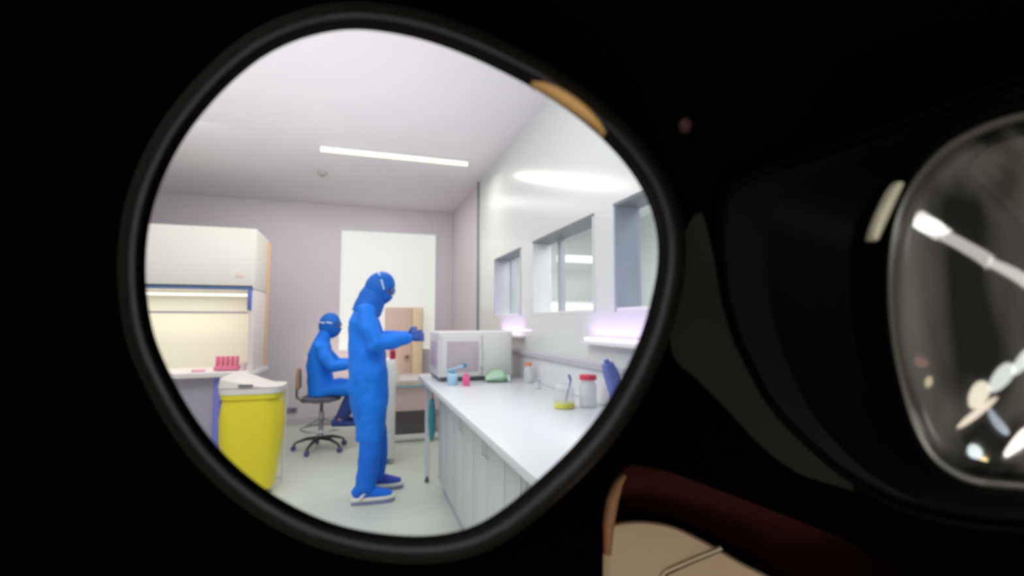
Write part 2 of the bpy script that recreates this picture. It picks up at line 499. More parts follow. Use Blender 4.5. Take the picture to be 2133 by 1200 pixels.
# socket on the side wall trunking and back wall
t = thing('wall_socket', (-.84, YB, .2), 'dark lilac socket plate low on the back wall beside the yellow bag', 'socket')
MB().box(-.93, -.75, YB - .022, YB - .0, .165, .235, .004).build('plate', mat('socket_lilac', (.27, .24, .34), .5), t)
for x in (-.885, -.795):
    MB().box(x - .025, x + .025, YB - .026, YB - .021, .18, .22, .002).build('outlet', DGREY, t)
# pale orange cupboard in front of the window
t = thing('tall_cupboard', (.62, YB - .1, 0), 'pale orange cupboard standing before the lower part of the bright window', 'cupboard')
PEACH = mat('peach_laminate', (.72, .56, .46), .6)
MB().box(.35, .86, YB - .22, YB - .02, .04, 1.56, .02).build('body', PEACH, t)
MB().box(.37, .84, YB - .20, YB - .04, .0, .04).build('plinth', DGREY, t, smooth=False)
d = MB().box(.36, .70, YB - .236, YB - .22, .06, 1.55, .004).build('door', PEACH, t)
MB().box(.71, .85, YB - .236, YB - .22, .06, 1.55, .004).build('door', mat('pale_yellow_laminate', (.84, .68, .45), .6), t)
VB = mat('knob_brown', (.25, .17, .12), .5)
b = MB()
b.tube([(.635, YB - .234, .885), (.635, YB - .27, .885)], .014)
b.lathe([(.01, -.02), (.03, -.012), (.034, 0), (.03, .012), (.01, .02)], (.635, YB - .275, .885), 16)
b.build('knob', VB, d)

# desk behind the standing person
t = thing('laboratory_desk', (.6, 5.9, 0), 'pale desk with a teal front edge behind the standing person', 'desk')
DESK = mat('desk_pink_white', (.66, .60, .58), .5)
MB().box(.19, 1.0, 5.62, 6.3, .665, .70, .004).build('desk_top', DESK, t)
MB().box(.19, 1.0, 5.60, 5.618, .615, .645, .003).build('front_rail', mat('teal_edge', (.25, .42, .45), .4), t)
MB().box(.2, .99, 5.64, 5.66, .35, .64).build('drawer_front', mat('desk_pink', (.66, .50, .49), .5), t, smooth=False)
for x in (.2, .94):
    for y in (5.64, 6.24):
        MB().box(x, x + .04, y, y + .04, 0, .665, .003).build('leg', WHITE, t)
MB().box(.24, .94, 5.64, 5.68, .03, .08, .003).build('stretcher', WHITE, t)
t = thing('storage_crate', (.62, 6.2, 0), 'dark grey crate under the desk behind the standing person', 'crate')
MB().loft([(.64, 6.05, .0, .19, .13), (.64, 6.05, .30, .21, .15)], n=32, power=6).build('tub', mat('crate_grey', (.22, .20, .22), .6), t)
MB().loft([(.64, 6.05, .30, .22, .16), (.64, 6.05, .325, .22, .16)], n=32, power=6).build('rim', mat('crate_rim', (.30, .28, .30), .6), t)
# white pedestal behind the standing person's coat
t = thing('white_pedestal', (.28, 4.82, 0), 'tall narrow white pedestal unit just behind the standing person', 'cabinet')
MB().box(.12, .355, 4.82, 5.12, .05, .99, .012).build('body', mat('pedestal_white', (.80, .79, .76), .5), t)
MB().box(.14, .335, 4.806, 4.82, .08, .96, .004).build('door', mat('pedestal_white', (.80, .79, .76), .5), t)
for x in (.15, .325):
    for y in (4.85, 5.09):
        MB().lathe([(.012, 0), (.022, .01), (.022, .035), (.01, .05)], (x, y, 0), 12).build('caster', GREY, t)
t = thing('red_bottle', (.31, 4.86, .99), 'small dark red bottle on the white pedestal behind the standing person', 'bottle')
MB().lathe([(.025, 0), (.028, .01), (.028, .08), (.012, .1), (.012, .12)], (.325, 4.88, .99)).build('body', mat('dark_red', (.45, .02, .08), .4), t)
MB().lathe([(.015, .118), (.015, .145)], (.325, 4.88, .99)).build('cap', mat('dark_red', (.45, .02, .08), .4), t)

# ---------------------------------------------------------------- safety cabinet on the left
t = thing('safety_cabinet', (-1.6, 5.3, .86), 'large white laminar flow cabinet with a lit interior and raised sash on the left', 'safety cabinet')
HW = mat('hood_white', (.78, .76, .67), .45)
hx0, hx1, hy0, hy1 = -2.45, -.93, 5.0, 5.65
IN = mat('hood_interior', (.74, .72, .60), .5)
MB().box(hx0, hx1 - .0, hy0, hy1, 1.66, 2.235, .02).build('upper_housing', HW, t)
for a0, a1 in ((hx0, hx0 + .05), (hx1 - .05, hx1)):
    MB().box(a0, a1, hy0 + .02, hy1, .90, 1.658, .01).build('side_panel', mat('hood_side', (.82, .74, .70), .5), t)
MB().box(hx0 + .05, hx1 - .05, hy1 - .03, hy1 - .005, .90, 1.66).build('back_panel', IN, t, smooth=False)
b = MB()
b.prism([V((hx0, 4.80, .865)), V((hx1 + .03, 4.93, .865)), V((hx1 + .03, hy1, .865)), V((hx0, hy1, .865))], (0, 0, .035))
b.build('work_surface', mat('hood_worktop', (.80, .76, .74), .35), t, smooth=False)
MB().tube([(hx0 + .02, 4.83, .895), (hx1 - .02, 4.95, .895)], .018).build('arm_rest', mat('hood_worktop2', (.82, .74, .76), .4), t)
s = MB().box(hx0 + .05, hx1 - .052, hy0 + .035, hy0 + .041, 1.44, 1.655).build('sash', CLEAR, t, smooth=False)
SB = mat('sash_frame_blue', (.10, .17, .36), .5)
b = MB().box(hx0 + .04, hx1 - .02, hy0 + .0, hy0 + .05, 1.655, 1.695, .003)
b.build('sash_rail', SB, s)
MB().box(hx1 - .062, hx1 - .03, hy0 + .0, hy0 + .05, 1.465, 1.655, .003).build('sash_stile', mat('sash_stile_blue', (.12, .17, .55), .5), s)
MB().box(hx0 + .04, hx1 - .062, hy0 + .02, hy0 + .05, 1.435, 1.452, .003).build('sash_handle', mat('sash_lilac', (.42, .33, .45), .5), s)
MB().box(hx1 - .16, hx1 - .10, hy0 - .006, hy0, 1.77, 1.80, .002).build('badge', mat('badge_peach', (.80, .62, .52), .5), t)
MB().box(hx1 - .004, hx1 + .014, hy1 - .09, hy1 + .0, .92, 2.2, .003).build('edge_trim', mat('trim_apricot', (.88, .55, .32), .5), t)
MB().tube([(hx0 + .1, 5.3, 1.62), (hx1 - .1, 5.3, 1.62)], .015, 10).build('lamp_tube', mat('hood_tube', (.9, .9, .85), .5, emit=(1, .97, .85), estr=.9), t)
area('hood_light', (-1.7, 5.28, 1.60), (-1.7, 5.35, .9), 1.2, .25, 4.5, (1, .98, .90))
area('hood_front_light', (-1.6, 4.3, 2.9), (-1.5, 5.1, 1.6), .9, .3, 2.2, (1, .98, .88))
st = thing('cabinet_stand', (-1.6, 5.3, 0), 'lilac grey stand with blue legs under the laminar flow cabinet', 'stand')
LG = mat('stand_blue', (.22, .24, .75), .4)
for x in (hx0 + .05, -1.235):
    for y in (5.0, 5.56):
        MB().box(x, x + .05, y, y + .05, .0, .864, .003).build('leg', LG, st)
MB().box(hx0 + .1, -1.235, 5.04, 5.06, .30, .864).build('front_panel', mat('stand_lilac', (.45, .42, .52), .5), st, smooth=False)  # lilac panels stand in for the shade under the cabinet
MB().box(hx0 + .1, -1.235, 5.52, 5.55, .1, .864).build('rear_panel', mat('stand_lilac', (.45, .42, .52), .5), st, smooth=False)
# pink things in the cabinet
PK = mat('soft_pink', (.85, .22, .36), .5)
t = thing('pink_tube_rack', (-1.17, 5.12, .90), 'bright pink rack of tubes inside the lit cabinet, near its right side', 'tube rack')
MB().box(-1.27, -1.07, 5.10, 5.22, .905, .945, .006).build('rack', PK, t)
for k in range(5):
    for j in range(2):
        MB().lathe([(.007, 0), (.012, .01), (.012, .085), (.009, .09)], (-1.25 + .04 * k, 5.13 + .055 * j, .945), 10).build('tube_cap', PK, t)
t = thing('pink_dish', (-1.36, 5.02, .90), 'small pink dish on the cabinet worktop left of the tube rack', 'dish')
MB().lathe([(.045, 0), (.052, .004), (.052, .016), (.046, .018)], (-1.37, 5.03, .901)).build('base', mat('pale_pink', (.85, .40, .60), .5), t)
MB().lathe([(.055, .014), (.055, .024), (.01, .027)], (-1.37, 5.03, .901)).build('lid', mat('pale_pink', (.85, .40, .60), .5), t)
t = thing('foam_cup', (-1.03, 5.1, .90), 'small lilac-pink cup at the right wall inside the cabinet', 'cup')
MB().lathe([(.02, 0), (.026, .07), (.028, .072), (.024, .073), (.018, .01)], (-1.02, 5.10, .901), 16).build('cup', mat('cup_lilac', (.72, .58, .62), .5), t)

# ---------------------------------------------------------------- yellow bag in its white stand
t = thing('bag_stand', (-.78, 4.40, 0), 'white hinged lid and rim of the waste stand holding the yellow bag', 'waste bin')
RIM = mat('rim_ivory', (.80, .75, .68), .5)
cx, cy = -.79, 4.35
MB().loft([(cx, cy, .80, .225, .20), (cx, cy, .845, .232, .205)], n=40, power=4).build('rim', RIM, t)
b = MB().loft([(cx + .0, cy, .85, .235, .205), (cx, cy, .875, .228, .20), (cx + .01, cy, .90, .16, .15)], n=40, power=4)
b.build('lid', RIM, t)
MB().box(cx - .07, cx + .03, cy - .225, cy - .20, .866, .878, .003).build('lid_grip', DGREY, t)
for sx in (-1, 1):
    for sy in (1,):
        MB().tube([(cx + sx * .218, cy + sy * .19, .80), (cx + sx * .2, cy + sy * .185, .02)], .009, 8).build('leg', WHITE, t)
MB().tube([(cx - .2, cy + .185, .05), (cx + .2, cy + .185, .05)], .008, 8).build('foot_bar', WHITE, t)
t = thing('yellow_bag', (cx, cy, 0.02), 'full bright yellow waste bag hanging in the white rimmed stand on the left', 'bag')
b = MB()
L = [(.03, .13, .12), (.06, .17, .15), (.16, .185, .165), (.30, .205, .18), (.45, .222, .19), (.60, .226, .19), (.72, .215, .184), (.79, .20, .176)]
b.loft([(cx, cy, z, a, c) for z, a, c in L], n=48, power=3.2)
for v in b.bm.verts:
    an = math.atan2(v.co.y - cy, v.co.x - cx)
    k = 1 + .018 * math.sin(an * 9 + v.co.z * 6) * (1 if v.co.z > .05 else .3) + .012 * math.sin(an * 17 - v.co.z * 9)
    v.co.x = cx + (v.co.x - cx) * k
    v.co.y = cy + (v.co.y - cy) * k
b.build('bag', YEL, t)
MB().loft([(cx, cy, .762, .214, .194), (cx, cy, .797, .221, .197)], n=40, power=4).build('bag_cuff', YEL, t)


# ================================================================ PEOPLE
def hand(b, wrist, d, n, s, k=1.0, curl=.35, fat=1.0, fingers=True):
    """palm and five fingers; d finger direction, n palm normal, s thumb side"""
    d, n, s = V(d).normalized(), V(n).normalized(), V(s).normalized()
    s = (s - d * s.dot(d)).normalized()
    n = d.cross(s) if d.cross(s).dot(n) > 0 else s.cross(d)
    w = V(wrist)
    P = [w - d * .01, w + d * .02 * k, w + d * .055 * k, w + d * .09 * k]
    b.loft([(*P[0], .026 * k, .018 * k), (*P[1], .031 * k, .018 * k), (*P[2], .041 * k, .017 * k), (*P[3], .040 * k, .014 * k)], front=s, n=16)
    if not fingers:
        return
    for off, ln, sp in ((.030, .070, .10), (.010, .080, .03), (-.011, .074, -.04), (-.031, .058, -.12)):
        p = w + d * .083 * k + s * off * k
        dd = (d + s * sp).normalized()
        path = [p]
        ang = 0
        for f_ in (.45, .32, .23):
            ang += curl
            q = dd * math.cos(ang) + n * math.sin(ang)
            path.append(path[-1] + q * ln * f_ * k)
        r = .0092 * k * fat
        b.tube([tuple(q) for q in path], [r, r * .97, r * .9, r * .72], 10)
        b.ell(path[-1], r * .74, r * .74, r * .74, 10)
    p = w + d * .025 * k + s * .028 * k
    t1 = p + (d * .55 + s * .75 + n * .25).normalized() * .038 * k
    t2 = t1 + (d * .85 + s * .35 + n * .35).normalized() * .03 * k
    t3 = t2 + (d * .95 + s * .1 + n * .35).normalized() * .022 * k
    b.tube([tuple(q) for q in (p, t1, t2, t3)], [.014 * k * fat, .012 * k * fat, .0105 * k * fat, .008 * k * fat], 10)
    b.ell(t3, .008 * k * fat, .008 * k * fat, .008 * k * fat, 10)


def head(b, c, R3):
    c = V(c)

    def w(x, y, z):
        return c + R3 @ V((x, y, z))
    b.ell(c, .095, .074, .115, 24, R3)
    b.ell(w(.03, 0, -.055), .062, .056, .062, 20, R3)      # jaw
    b.loft([(*w(.086, 0, .03), .010, .008), (*w(.103, 0, -.005), .014, .012), (*w(.104, 0, -.018), .012, .016), (*w(.088, 0, -.028), .008, .012)], front=R3 @ V((1, 0, 0)), n=10)
    for sy in (-1, 1):
        b.ell(w(.078, sy * .031, .012), .016, .016, .012, 10, R3)     # lids
        b.ell(w(-.004, sy * .074, 0), .018, .010, .031, 10, R3)       # ears
        b.ell(w(.074, sy * .03, .032), .018, .022, .009, 10, R3)      # brow
    b.ell(w(.090, 0, -.052), .010, .024, .006, 10, R3)
    b.ell(w(.088, 0, -.064), .011, .021, .007, 10, R3)


def shell(c, r, R3, keep, name, m, parent, solid=.004, n=56):
    """piece of an ellipsoid shell around the head, keep(local unit x,y,z)"""
    mb = MB()
    bmesh.ops.create_uvsphere(mb.bm, u_segments=n, v_segments=n * 2 // 3, radius=1)
    dl = [v for v in mb.bm.verts if not keep(v.co.x, v.co.y, v.co.z)]
    bmesh.ops.delete(mb.bm, geom=dl, context='VERTS')
    for v in mb.bm.verts:
        v.co = V(c) + R3 @ V((v.co.x * r[0], v.co.y * r[1], v.co.z * r[2]))
    return mb.build(name, m, parent, solid=solid)


def headgear(c, R3, t, yaw_front=True, strap_hi=False):
    shell(c, (.112, .092, .131), R3, lambda x, y, z: not (x > .5 and -.95 < z < .24 and abs(y) < .74) and z > -.93, 'hood', BLUED, t)
    m = shell(V(c) + R3 @ V((.018, 0, -.014)), (.110, .082, .128), R3, lambda x, y, z: x > .12 and z < .06 and z > -.95, 'face_mask', BLUED, t)
    if strap_hi:
        k0, k1, off = .42, -.30, .085
        shell(c, (.1165, .097, .136), R3, lambda x, y, z: abs(z - .20 + x * .75) < .095 and -.80 < x < .35, 'goggle_strap', STRAP, t)
    else:
        shell(c, (.1165, .097, .136), R3, lambda x, y, z: abs(z - .15 - x * .06) < .085 and x < .30, 'goggle_strap', STRAP, t)
    g = shell(V(c) + R3 @ V((.012, 0, .0)), (.112, .086, .128), R3, lambda x, y, z: x > .52 and -.02 < z < .40 and abs(y) < .80, 'goggles', mat('goggle_lens', (.03, .15, .50) if strap_hi else (.45, .52, .66), .15), t, solid=.003)
    for sy in (-1, 1):
        MB().ell(V(c) + R3 @ V((.090, sy * .031, .012)), .009, .012, .008, 12, R3).build('eye', EYEM, t)


# ---- the standing person --------------------------------------------------
t = thing('person', (.08, 3.98, 0), 'standing person in blue hooded coverall reaching towards the white machine', 'person')
R3 = Matrix.Rotation(math.radians(32), 3, 'Y')
HC = (.155, 3.98, 1.632)
sh = 1.43
arms = {-1: [(.045, 3.82, sh), (.075, 3.755, 1.30), (.125, 3.74, 1.195), (.26, 3.77, 1.215), (.385, 3.83, 1.232)],
        1: [(.045, 4.14, sh), (.085, 4.20, 1.31), (.145, 4.21, 1.21), (.28, 4.16, 1.225), (.395, 4.10, 1.240)]}
legs = {-1: [(.065, 3.90, .93), (.085, 3.885, .70), (.115, 3.88, .50), (.095, 3.875, .30), (.075, 3.87, .10)],
        1: [(.075, 4.06, .93), (.11, 4.08, .70), (.15, 4.11, .50), (.165, 4.13, .30), (.165, 4.15, .10)]}
b = MB()
b.loft([(.07, 3.98, .86, .10, .15), (.07, 3.98, .98, .105, .155), (.065, 3.98, 1.12, .095, .135), (.06, 3.98, 1.28, .105, .155), (.05, 3.98, 1.40, .095, .165), (.055, 3.98, 1.455, .06, .10)], n=28)
b.loft([(.06, 3.98, 1.42, .06, .06), (.09, 3.98, 1.50, .053, .053), (.125, 3.98, 1.58, .055, .055)], n=20)
head(b, HC, R3)
for s_, a in arms.items():
    b.loft([(*p, r, r) for p, r in zip(a, (.052, .048, .040, .036, .027))], front=(0, 1, 0), n=16)
    dr = V(a[4]) - V(a[3])
    hand(b, a[4], dr, (0, -s_ * .9, -.4), (0, -s_ * .3, 1), .92, fingers=False)
for s_, a in legs.items():
    b.loft([(*p, r, r) for p, r in zip(a, (.085, .078, .055, .052, .036))], n=18)
    ft = V(a[4])
    b.loft([(ft.x - .06, ft.y, .075, .045, .032), (ft.x + .0, ft.y, .075, .045, .036), (ft.x + .1, ft.y, .055, .028, .042), (ft.x + .165, ft.y, .048, .020, .034)], front=(0, 0, 1), n=16)
body = b.build('body', SKIN, t, remesh=.010, sm=4)
# gown
b = MB()
b.loft([(.108, 3.985, .455, .110, .195), (.100, 3.985, .56, .118, .200), (.095, 3.985, .70, .130, .205), (.082, 3.985, .84, .148, .208), (.078, 3.985, .96, .158, .208), (.066, 3.985, 1.10, .142, .19), (.058, 3.985, 1.24, .130, .185), (.050, 3.985, 1.36, .118, .195), (.050, 3.985, 1.43, .095, .175), (.062, 3.985, 1.48, .068, .10), (.075, 3.985, 1.51, .055, .06)], n=36)
for s_, a in arms.items():
    b.loft([(*p, r, q) for p, r, q in zip([a[0], a[1], a[2], a[3], a[4]], (.070, .068, .070, .058, .038), (.070, .066, .074, .060, .040))], front=(0, 1, 0), n=20)
    b.ell(a[2], .07, .065, .068, 14)
    b.ell(a[0], .075, .065, .07, 14)
for v in b.bm.verts:
    z = v.co.z
    k = .006 * math.sin(z * 37 + v.co.x * 30) + .005 * math.sin(z * 61 - v.co.x * 17 + v.co.y * 25)
    v.co.x += k
    v.co.y += k * .6
b.build('coverall_gown', BLUE, t, remesh=.009, sm=5, fold=.026)
# hood drape between head and shoulders
b = MB()
b.loft([(.055, 3.985, 1.42, .112, .160), (.068, 3.985, 1.47, .110, .130), (.088, 3.985, 1.52, .108, .105), (.105, 3.985, 1.57, .102, .096), (.12, 3.985, 1.61, .085, .085)], n=28)
b.build('hood_drape', BLUED, t, remesh=.009, sm=4, fold=.02)
for s_, a in legs.items():
    b = MB()
    rr = (.095, .096, .090, .084, .070)
    b.loft([(p[0], p[1], p[2] if i < 4 else .085, r, r * .92) for i, (p, r) in enumerate(zip(a, rr))], n=22)
    for v in b.bm.verts:
        v.co.x += .006 * math.sin(v.co.z * 45 + s_) * (1 if v.co.z < .6 else .3)
    b.build('trouser_leg', BLUE2, t, remesh=.010, sm=3, fold=.02)
    ft = V(a[4])
    x0 = ft.x
    sp = MB().loft([(x0 - .085, ft.y, .062, .034, .030), (x0 - .06, ft.y, .082, .055, .044), (x0 + .0, ft.y, .085, .055, .050), (x0 + .07, ft.y, .070, .045, .052), (x0 + .14, ft.y, .058, .032, .052), (x0 + .195, ft.y, .052, .022, .036)], front=(0, 0, 1), n=20).build('shoe_cover', BLUE2 if s_ < 0 else mat('blue_shoe_dark', (.03, .07, .45), .7), t, remesh=.007, sm=4)
    MB().loft([(x0 - .10, ft.y, .034, .018, .034), (x0 - .08, ft.y, .034, .020, .046), (x0 + .02, ft.y, .034, .020, .054), (x0 + .12, ft.y, .034, .020, .060), (x0 + .19, ft.y, .036, .019, .050), (x0 + .215, ft.y, .040, .014, .030)], front=(0, 0, 1), n=20, power=3).build('sole', SOLE, sp)
    MB().loft([(x0 - .10, ft.y, .008, .0075, .034), (x0 - .08, ft.y, .008, .0075, .046), (x0 + .02, ft.y, .008, .0075, .055), (x0 + .12, ft.y, .008, .0075, .061), (x0 + .19, ft.y, .009, .0075, .050), (x0 + .212, ft.y, .012, .007, .030)], front=(0, 0, 1), n=20, power=3).build('outsole', SOLED, sp)
    # pale strap from the instep to the heel
    pts = []
    for k in range(13):
        u = k / 12
        an = math.pi * u
        pts.append((x0 - .045 + .095 * math.sin(an) , ft.y - .058 * math.cos(an) , .045 + .095 * math.sin(an)))
    MB().loft([(*p, .010, .004) for p in pts], front=(.7, 0, -.7), n=10).build('ankle_strap', STRAP, sp)
headgear(HC, R3, t, strap_hi=True)
for s_, a in arms.items():
    b = MB()
    dr = V(a[4]) - V(a[3])
    w0 = V(a[4])
    b.loft([(*(w0 - dr.normalized() * .06), .036, .036), (*(w0 - dr.normalized() * .02), .034, .033), (*(w0 + dr.normalized() * .01), .031, .026)], front=(0, 1, 0), n=16)
    hand(b, w0, dr, (0, -s_ * .9, -.4), (0, -s_ * .3, 1), 1.0, curl=.30, fat=1.12)
    b.build('glove', GLOVE, t, remesh=.0035, sm=2)
    MB().loft([(*(w0 - dr.normalized() * .058), .044, .044), (*(w0 - dr.normalized() * .048), .045, .045)], front=(0, 1, 0), n=20).build('cuff', BLUE2, t)

# ---- the seated person ------------------------------------------------------
t = thing('person', (-.38, 5.6, 0), 'seated person in blue hooded coverall on a laboratory stool', 'person')
R3 = Matrix.Rotation(math.radians(10), 3, 'Y')
HC = (-.300, 5.6, 1.325)
arms = {-1: [(-.375, 5.44, 1.10), (-.33, 5.40, .99), (-.25, 5.385, .885), (-.13, 5.41, .905), (-.02, 5.45, .925)],
        1: [(-.375, 5.76, 1.10), (-.32, 5.80, .99), (-.23, 5.81, .885), (-.11, 5.78, .905), (.0, 5.73, .925)]}
legs = {-1: [(-.36, 5.51, .645), (-.18, 5.49, .645), (.0, 5.48, .635), (-.07, 5.49, .50), (-.17, 5.50, .305)],
        1: [(-.36, 5.69, .645), (-.18, 5.71, .645), (.02, 5.72, .635), (-.05, 5.71, .50), (-.15, 5.70, .305)]}
b = MB()
b.loft([(-.38, 5.6, .60, .11, .16), (-.39, 5.6, .72, .11, .155), (-.39, 5.6, .86, .095, .135), (-.385, 5.6, 1.0, .10, .15), (-.375, 5.6, 1.10, .09, .155), (-.365, 5.6, 1.15, .055, .09)], n=26)
b.loft([(-.365, 5.6, 1.12, .056, .056), (-.345, 5.6, 1.19, .052, .052), (-.32, 5.6, 1.27, .055, .055)], n=18)
head(b, HC, R3)
for s_, a in arms.items():
    b.loft([(*p, r, r) for p, r in zip(a, (.05, .046, .04, .035, .026))], front=(0, 1, 0), n=16)
    hand(b, a[4], V(a[4]) - V(a[3]), (0, -s_ * .2, -1), (0, -s_, .1), .92, fingers=False)
for s_, a in legs.items():
    b.loft([(*p, r, r) for p, r in zip(a[:3], (.068, .066, .052))], front=(0, 0, 1), n=18)
    b.loft([(*p, r, r) for p, r in zip(a[2:], (.056, .052, .036))], n=18)
    b.ell(a[2], .06, .058, .058, 12)
    ft = V(a[4])
    b.loft([(ft.x - .06, ft.y, .275, .042, .032), (ft.x, ft.y, .275, .045, .036), (ft.x + .1, ft.y, .255, .026, .042), (ft.x + .16, ft.y, .25, .020, .034)], front=(0, 0, 1), n=14)
b.build('body', SKIN, t, remesh=.010, sm=4)
b = MB()
b.loft([(-.37, 5.6, .575, .125, .19), (-.375, 5.6, .66, .130, .19), (-.385, 5.6, .78, .128, .18), (-.392, 5.6, .90, .125, .172), (-.388, 5.6, 1.02, .118, .178), (-.380, 5.6, 1.11, .100, .175), (-.365, 5.6, 1.165, .068, .10), (-.35, 5.6, 1.20, .055, .06)], n=34)
b.loft([(-.36, 5.6, .63, .072, .19), (-.18, 5.6, .65, .092, .20), (-.02, 5.6, .645, .085, .20), (.085, 5.6, .64, .078, .19)], front=(0, 0, 1), n=28, power=2.6)
for s_, a in arms.items():
    b.loft([(*p, r, r) for p, r in zip(a, (.068, .066, .066, .056, .040))], front=(0, 1, 0), n=18)
    b.ell(a[2], .066, .06, .062, 12)
for v in b.bm.verts:
    k = .006 * math.sin(v.co.z * 41 + v.co.x * 26) + .004 * math.sin(v.co.z * 71 - v.co.x * 19)
    v.co.x += k
b.build('coverall_gown', BLUE, t, remesh=.010, sm=5, fold=.022)
MB().loft([(-.38, 5.6, 1.12, .088, .13), (-.365, 5.6, 1.17, .078, .095), (-.345, 5.6, 1.22, .072, .082), (-.325, 5.6, 1.27, .072, .078), (-.315, 5.6, 1.30, .06, .065)], n=24).build('hood_drape', BLUE, t, remesh=.009, sm=4)
for s_, a in legs.items():
    b = MB()
    b.loft([(a[2][0], a[2][1], .60, .085, .078), (*a[3], .080, .074), (a[4][0] + .015, a[4][1], .335, .062, .058)], n=20)
    b.build('trouser_leg', NAVY, t, remesh=.010, sm=3)
    ft = V(a[4])
    sp = MB().loft([(ft.x - .08, ft.y, .285, .040, .034), (ft.x, ft.y, .29, .052, .044), (ft.x + .08, ft.y, .270, .038, .048), (ft.x + .17, ft.y, .258, .022, .036)], front=(0, 0, 1), n=18).build('shoe_cover', NAVY, t, remesh=.008, sm=3)
    MB().loft([(ft.x - .09, ft.y, .242, .010, .036), (ft.x, ft.y, .242, .011, .048), (ft.x + .1, ft.y, .240, .011, .054), (ft.x + .19, ft.y, .243, .009, .034)], front=(0, 0, 1), n=18, power=3).build('sole', SOLE, sp)
headgear(HC, R3, t)
for s_, a in arms.items():
    b = MB()
    dr = (V(a[4]) - V(a[3])).normalized()
    w0 = V(a[4])
    b.loft([(*(w0 - dr * .055), .035, .035), (*(w0 - dr * .01), .030, .028)], front=(0, 1, 0), n=16)
    hand(b, w0, dr, (0, -s_ * .2, -1), (0, -s_, .1), 1.0, curl=.42, fat=1.1)
    b.build('glove', GLOVE, t, remesh=.004, sm=2)

# thing the seated person works at
t = thing('white_instrument', (.33, 5.78, .70), 'low white instrument on the desk under the hands of the seated person', 'laboratory instrument')
MB().loft([(.33, 5.78, .70, .12, .12), (.33, 5.78, .80, .118, .118), (.33, 5.80, .86, .09, .10)], n=32, power=5).build('body', PANEL, t)
MB().box(.24, .41, 5.70, 5.80, .862, .872, .003).build('tray', GREY, t)

# ---- stool ------------------------------------------------------------------
t = thing('laboratory_stool', (-.36, 5.6, 0), 'swivel laboratory stool with black five-star base under the seated person', 'stool')
sx, sy = -.36, 5.6
BROWN = mat('stool_brown', (.25, .15, .13), .6)
CH = mat('chrome_grey', (.48, .47, .52), .25, metal=.6)
MB().loft([(sx, sy, .515, .15, .16), (sx, sy, .53, .195, .20), (sx, sy, .555, .20, .205), (sx, sy, .572, .17, .18)], n=32, power=2.6).build('seat', DGREY, t)
MB().tube([(sx, sy, .12), (sx, sy, .40)], .028).build('column', CH, t)
MB().tube([(sx, sy, .38), (sx, sy, .52)], .017).build('gas_lift', DGREY, t)
MB().box(sx - .09, sx + .09, sy - .07, sy + .07, .495, .518, .006).build('seat_plate', BROWN, t)
br = MB().loft([(sx - .225, sy, .66, .018, .10), (sx - .230, sy, .66, .022, .15), (sx - .234, sy, .80, .022, .16), (sx - .236, sy, .86, .016, .12)], n=24, power=3).build('backrest', mat('backrest_tan', (.45, .25, .14), .6), t)
MB().tube([(sx - .06, sy, .505), (sx - .19, sy, .51), (sx - .248, sy, .56), (sx - .252, sy, .70)], .014, 10).build('backrest_bar', BROWN, t)
# footring with its struts
ring = [(sx + .20 * math.cos(a * math.pi / 16), sy + .20 * math.sin(a * math.pi / 16), .225) for a in range(33)]
MB().tube(ring, .012, 10).build('foot_ring', CH, t)
for k in range(3):
    an = k * 2.094 + .5
    MB().tube([(sx + .19 * math.cos(an), sy + .19 * math.sin(an), .225), (sx + .03 * math.cos(an), sy + .03 * math.sin(an), .32)], .009, 8).build('ring_strut', CH, t)
for k in range(5):
    an = k * 2 * math.pi / 5 - 2.0
    c_, s_ = math.cos(an), math.sin(an)
    g = MB().loft([(sx + .02 * c_, sy + .02 * s_, .125, .022, .022), (sx + .14 * c_, sy + .14 * s_, .118, .016, .02), (sx + .24 * c_, sy + .24 * s_, .085, .011, .016), (sx + .27 * c_, sy + .27 * s_, .058, .011, .014)], front=(0, 0, 1), n=12).build('base_leg', mat('base_black', (.02, .02, .03), .4), t)
    MB().tube([(sx + .27 * c_ - .018 * s_, sy + .27 * s_ + .018 * c_, .026), (sx + .27 * c_ + .018 * s_, sy + .27 * s_ - .018 * c_, .026)], .026, 16).build('caster', mat('caster_violet', (.10, .09, .26), .4), g)

# ================================================================ THE HEADSET (before the eye)
PXL = [(740, 62), (850, 76), (950, 107), (1050, 152), (1150, 208), (1235, 272), (1302, 342), (1346, 412), (1367, 482), (1369, 550), (1357, 620), (1335, 695), (1300, 775), (1250, 860), (1190, 933), (1120, 1000), (1050, 1058), (990, 1094), (925, 1112), (850, 1116), (760, 1106), (680, 1085), (600, 1048), (525, 998), (457, 935), (400, 860), (353, 775), (322, 700), (307, 620), (304, 540), (313, 460), (337, 380), (377, 300), (428, 230), (490, 165), (560, 112), (645, 76)]
PXR = [(2133, 232), (2040, 262), (1962, 306), (1900, 375), (1864, 450), (1849, 540), (1848, 640), (1858, 730), (1878, 820), (1905, 900), (1945, 962), (2010, 1003), (2090, 1017), (2200, 1020), (2400, 1000), (2600, 930), (2780, 800), (2850, 640), (2840, 480), (2750, 330), (2600, 240), (2450, 205), (2300, 205)]
PXB = [(1505, 400), (1492, 480), (1497, 600), (1520, 690), (1548, 755), (1600, 850), (1680, 935), (1770, 1008), (1900, 1075), (2100, 1110), (2400, 1110), (2700, 1040), (2900, 850), (2960, 600), (2900, 380), (2700, 180), (2450, 110), (2200, 130), (1900, 240), (1700, 310), (1580, 350)]


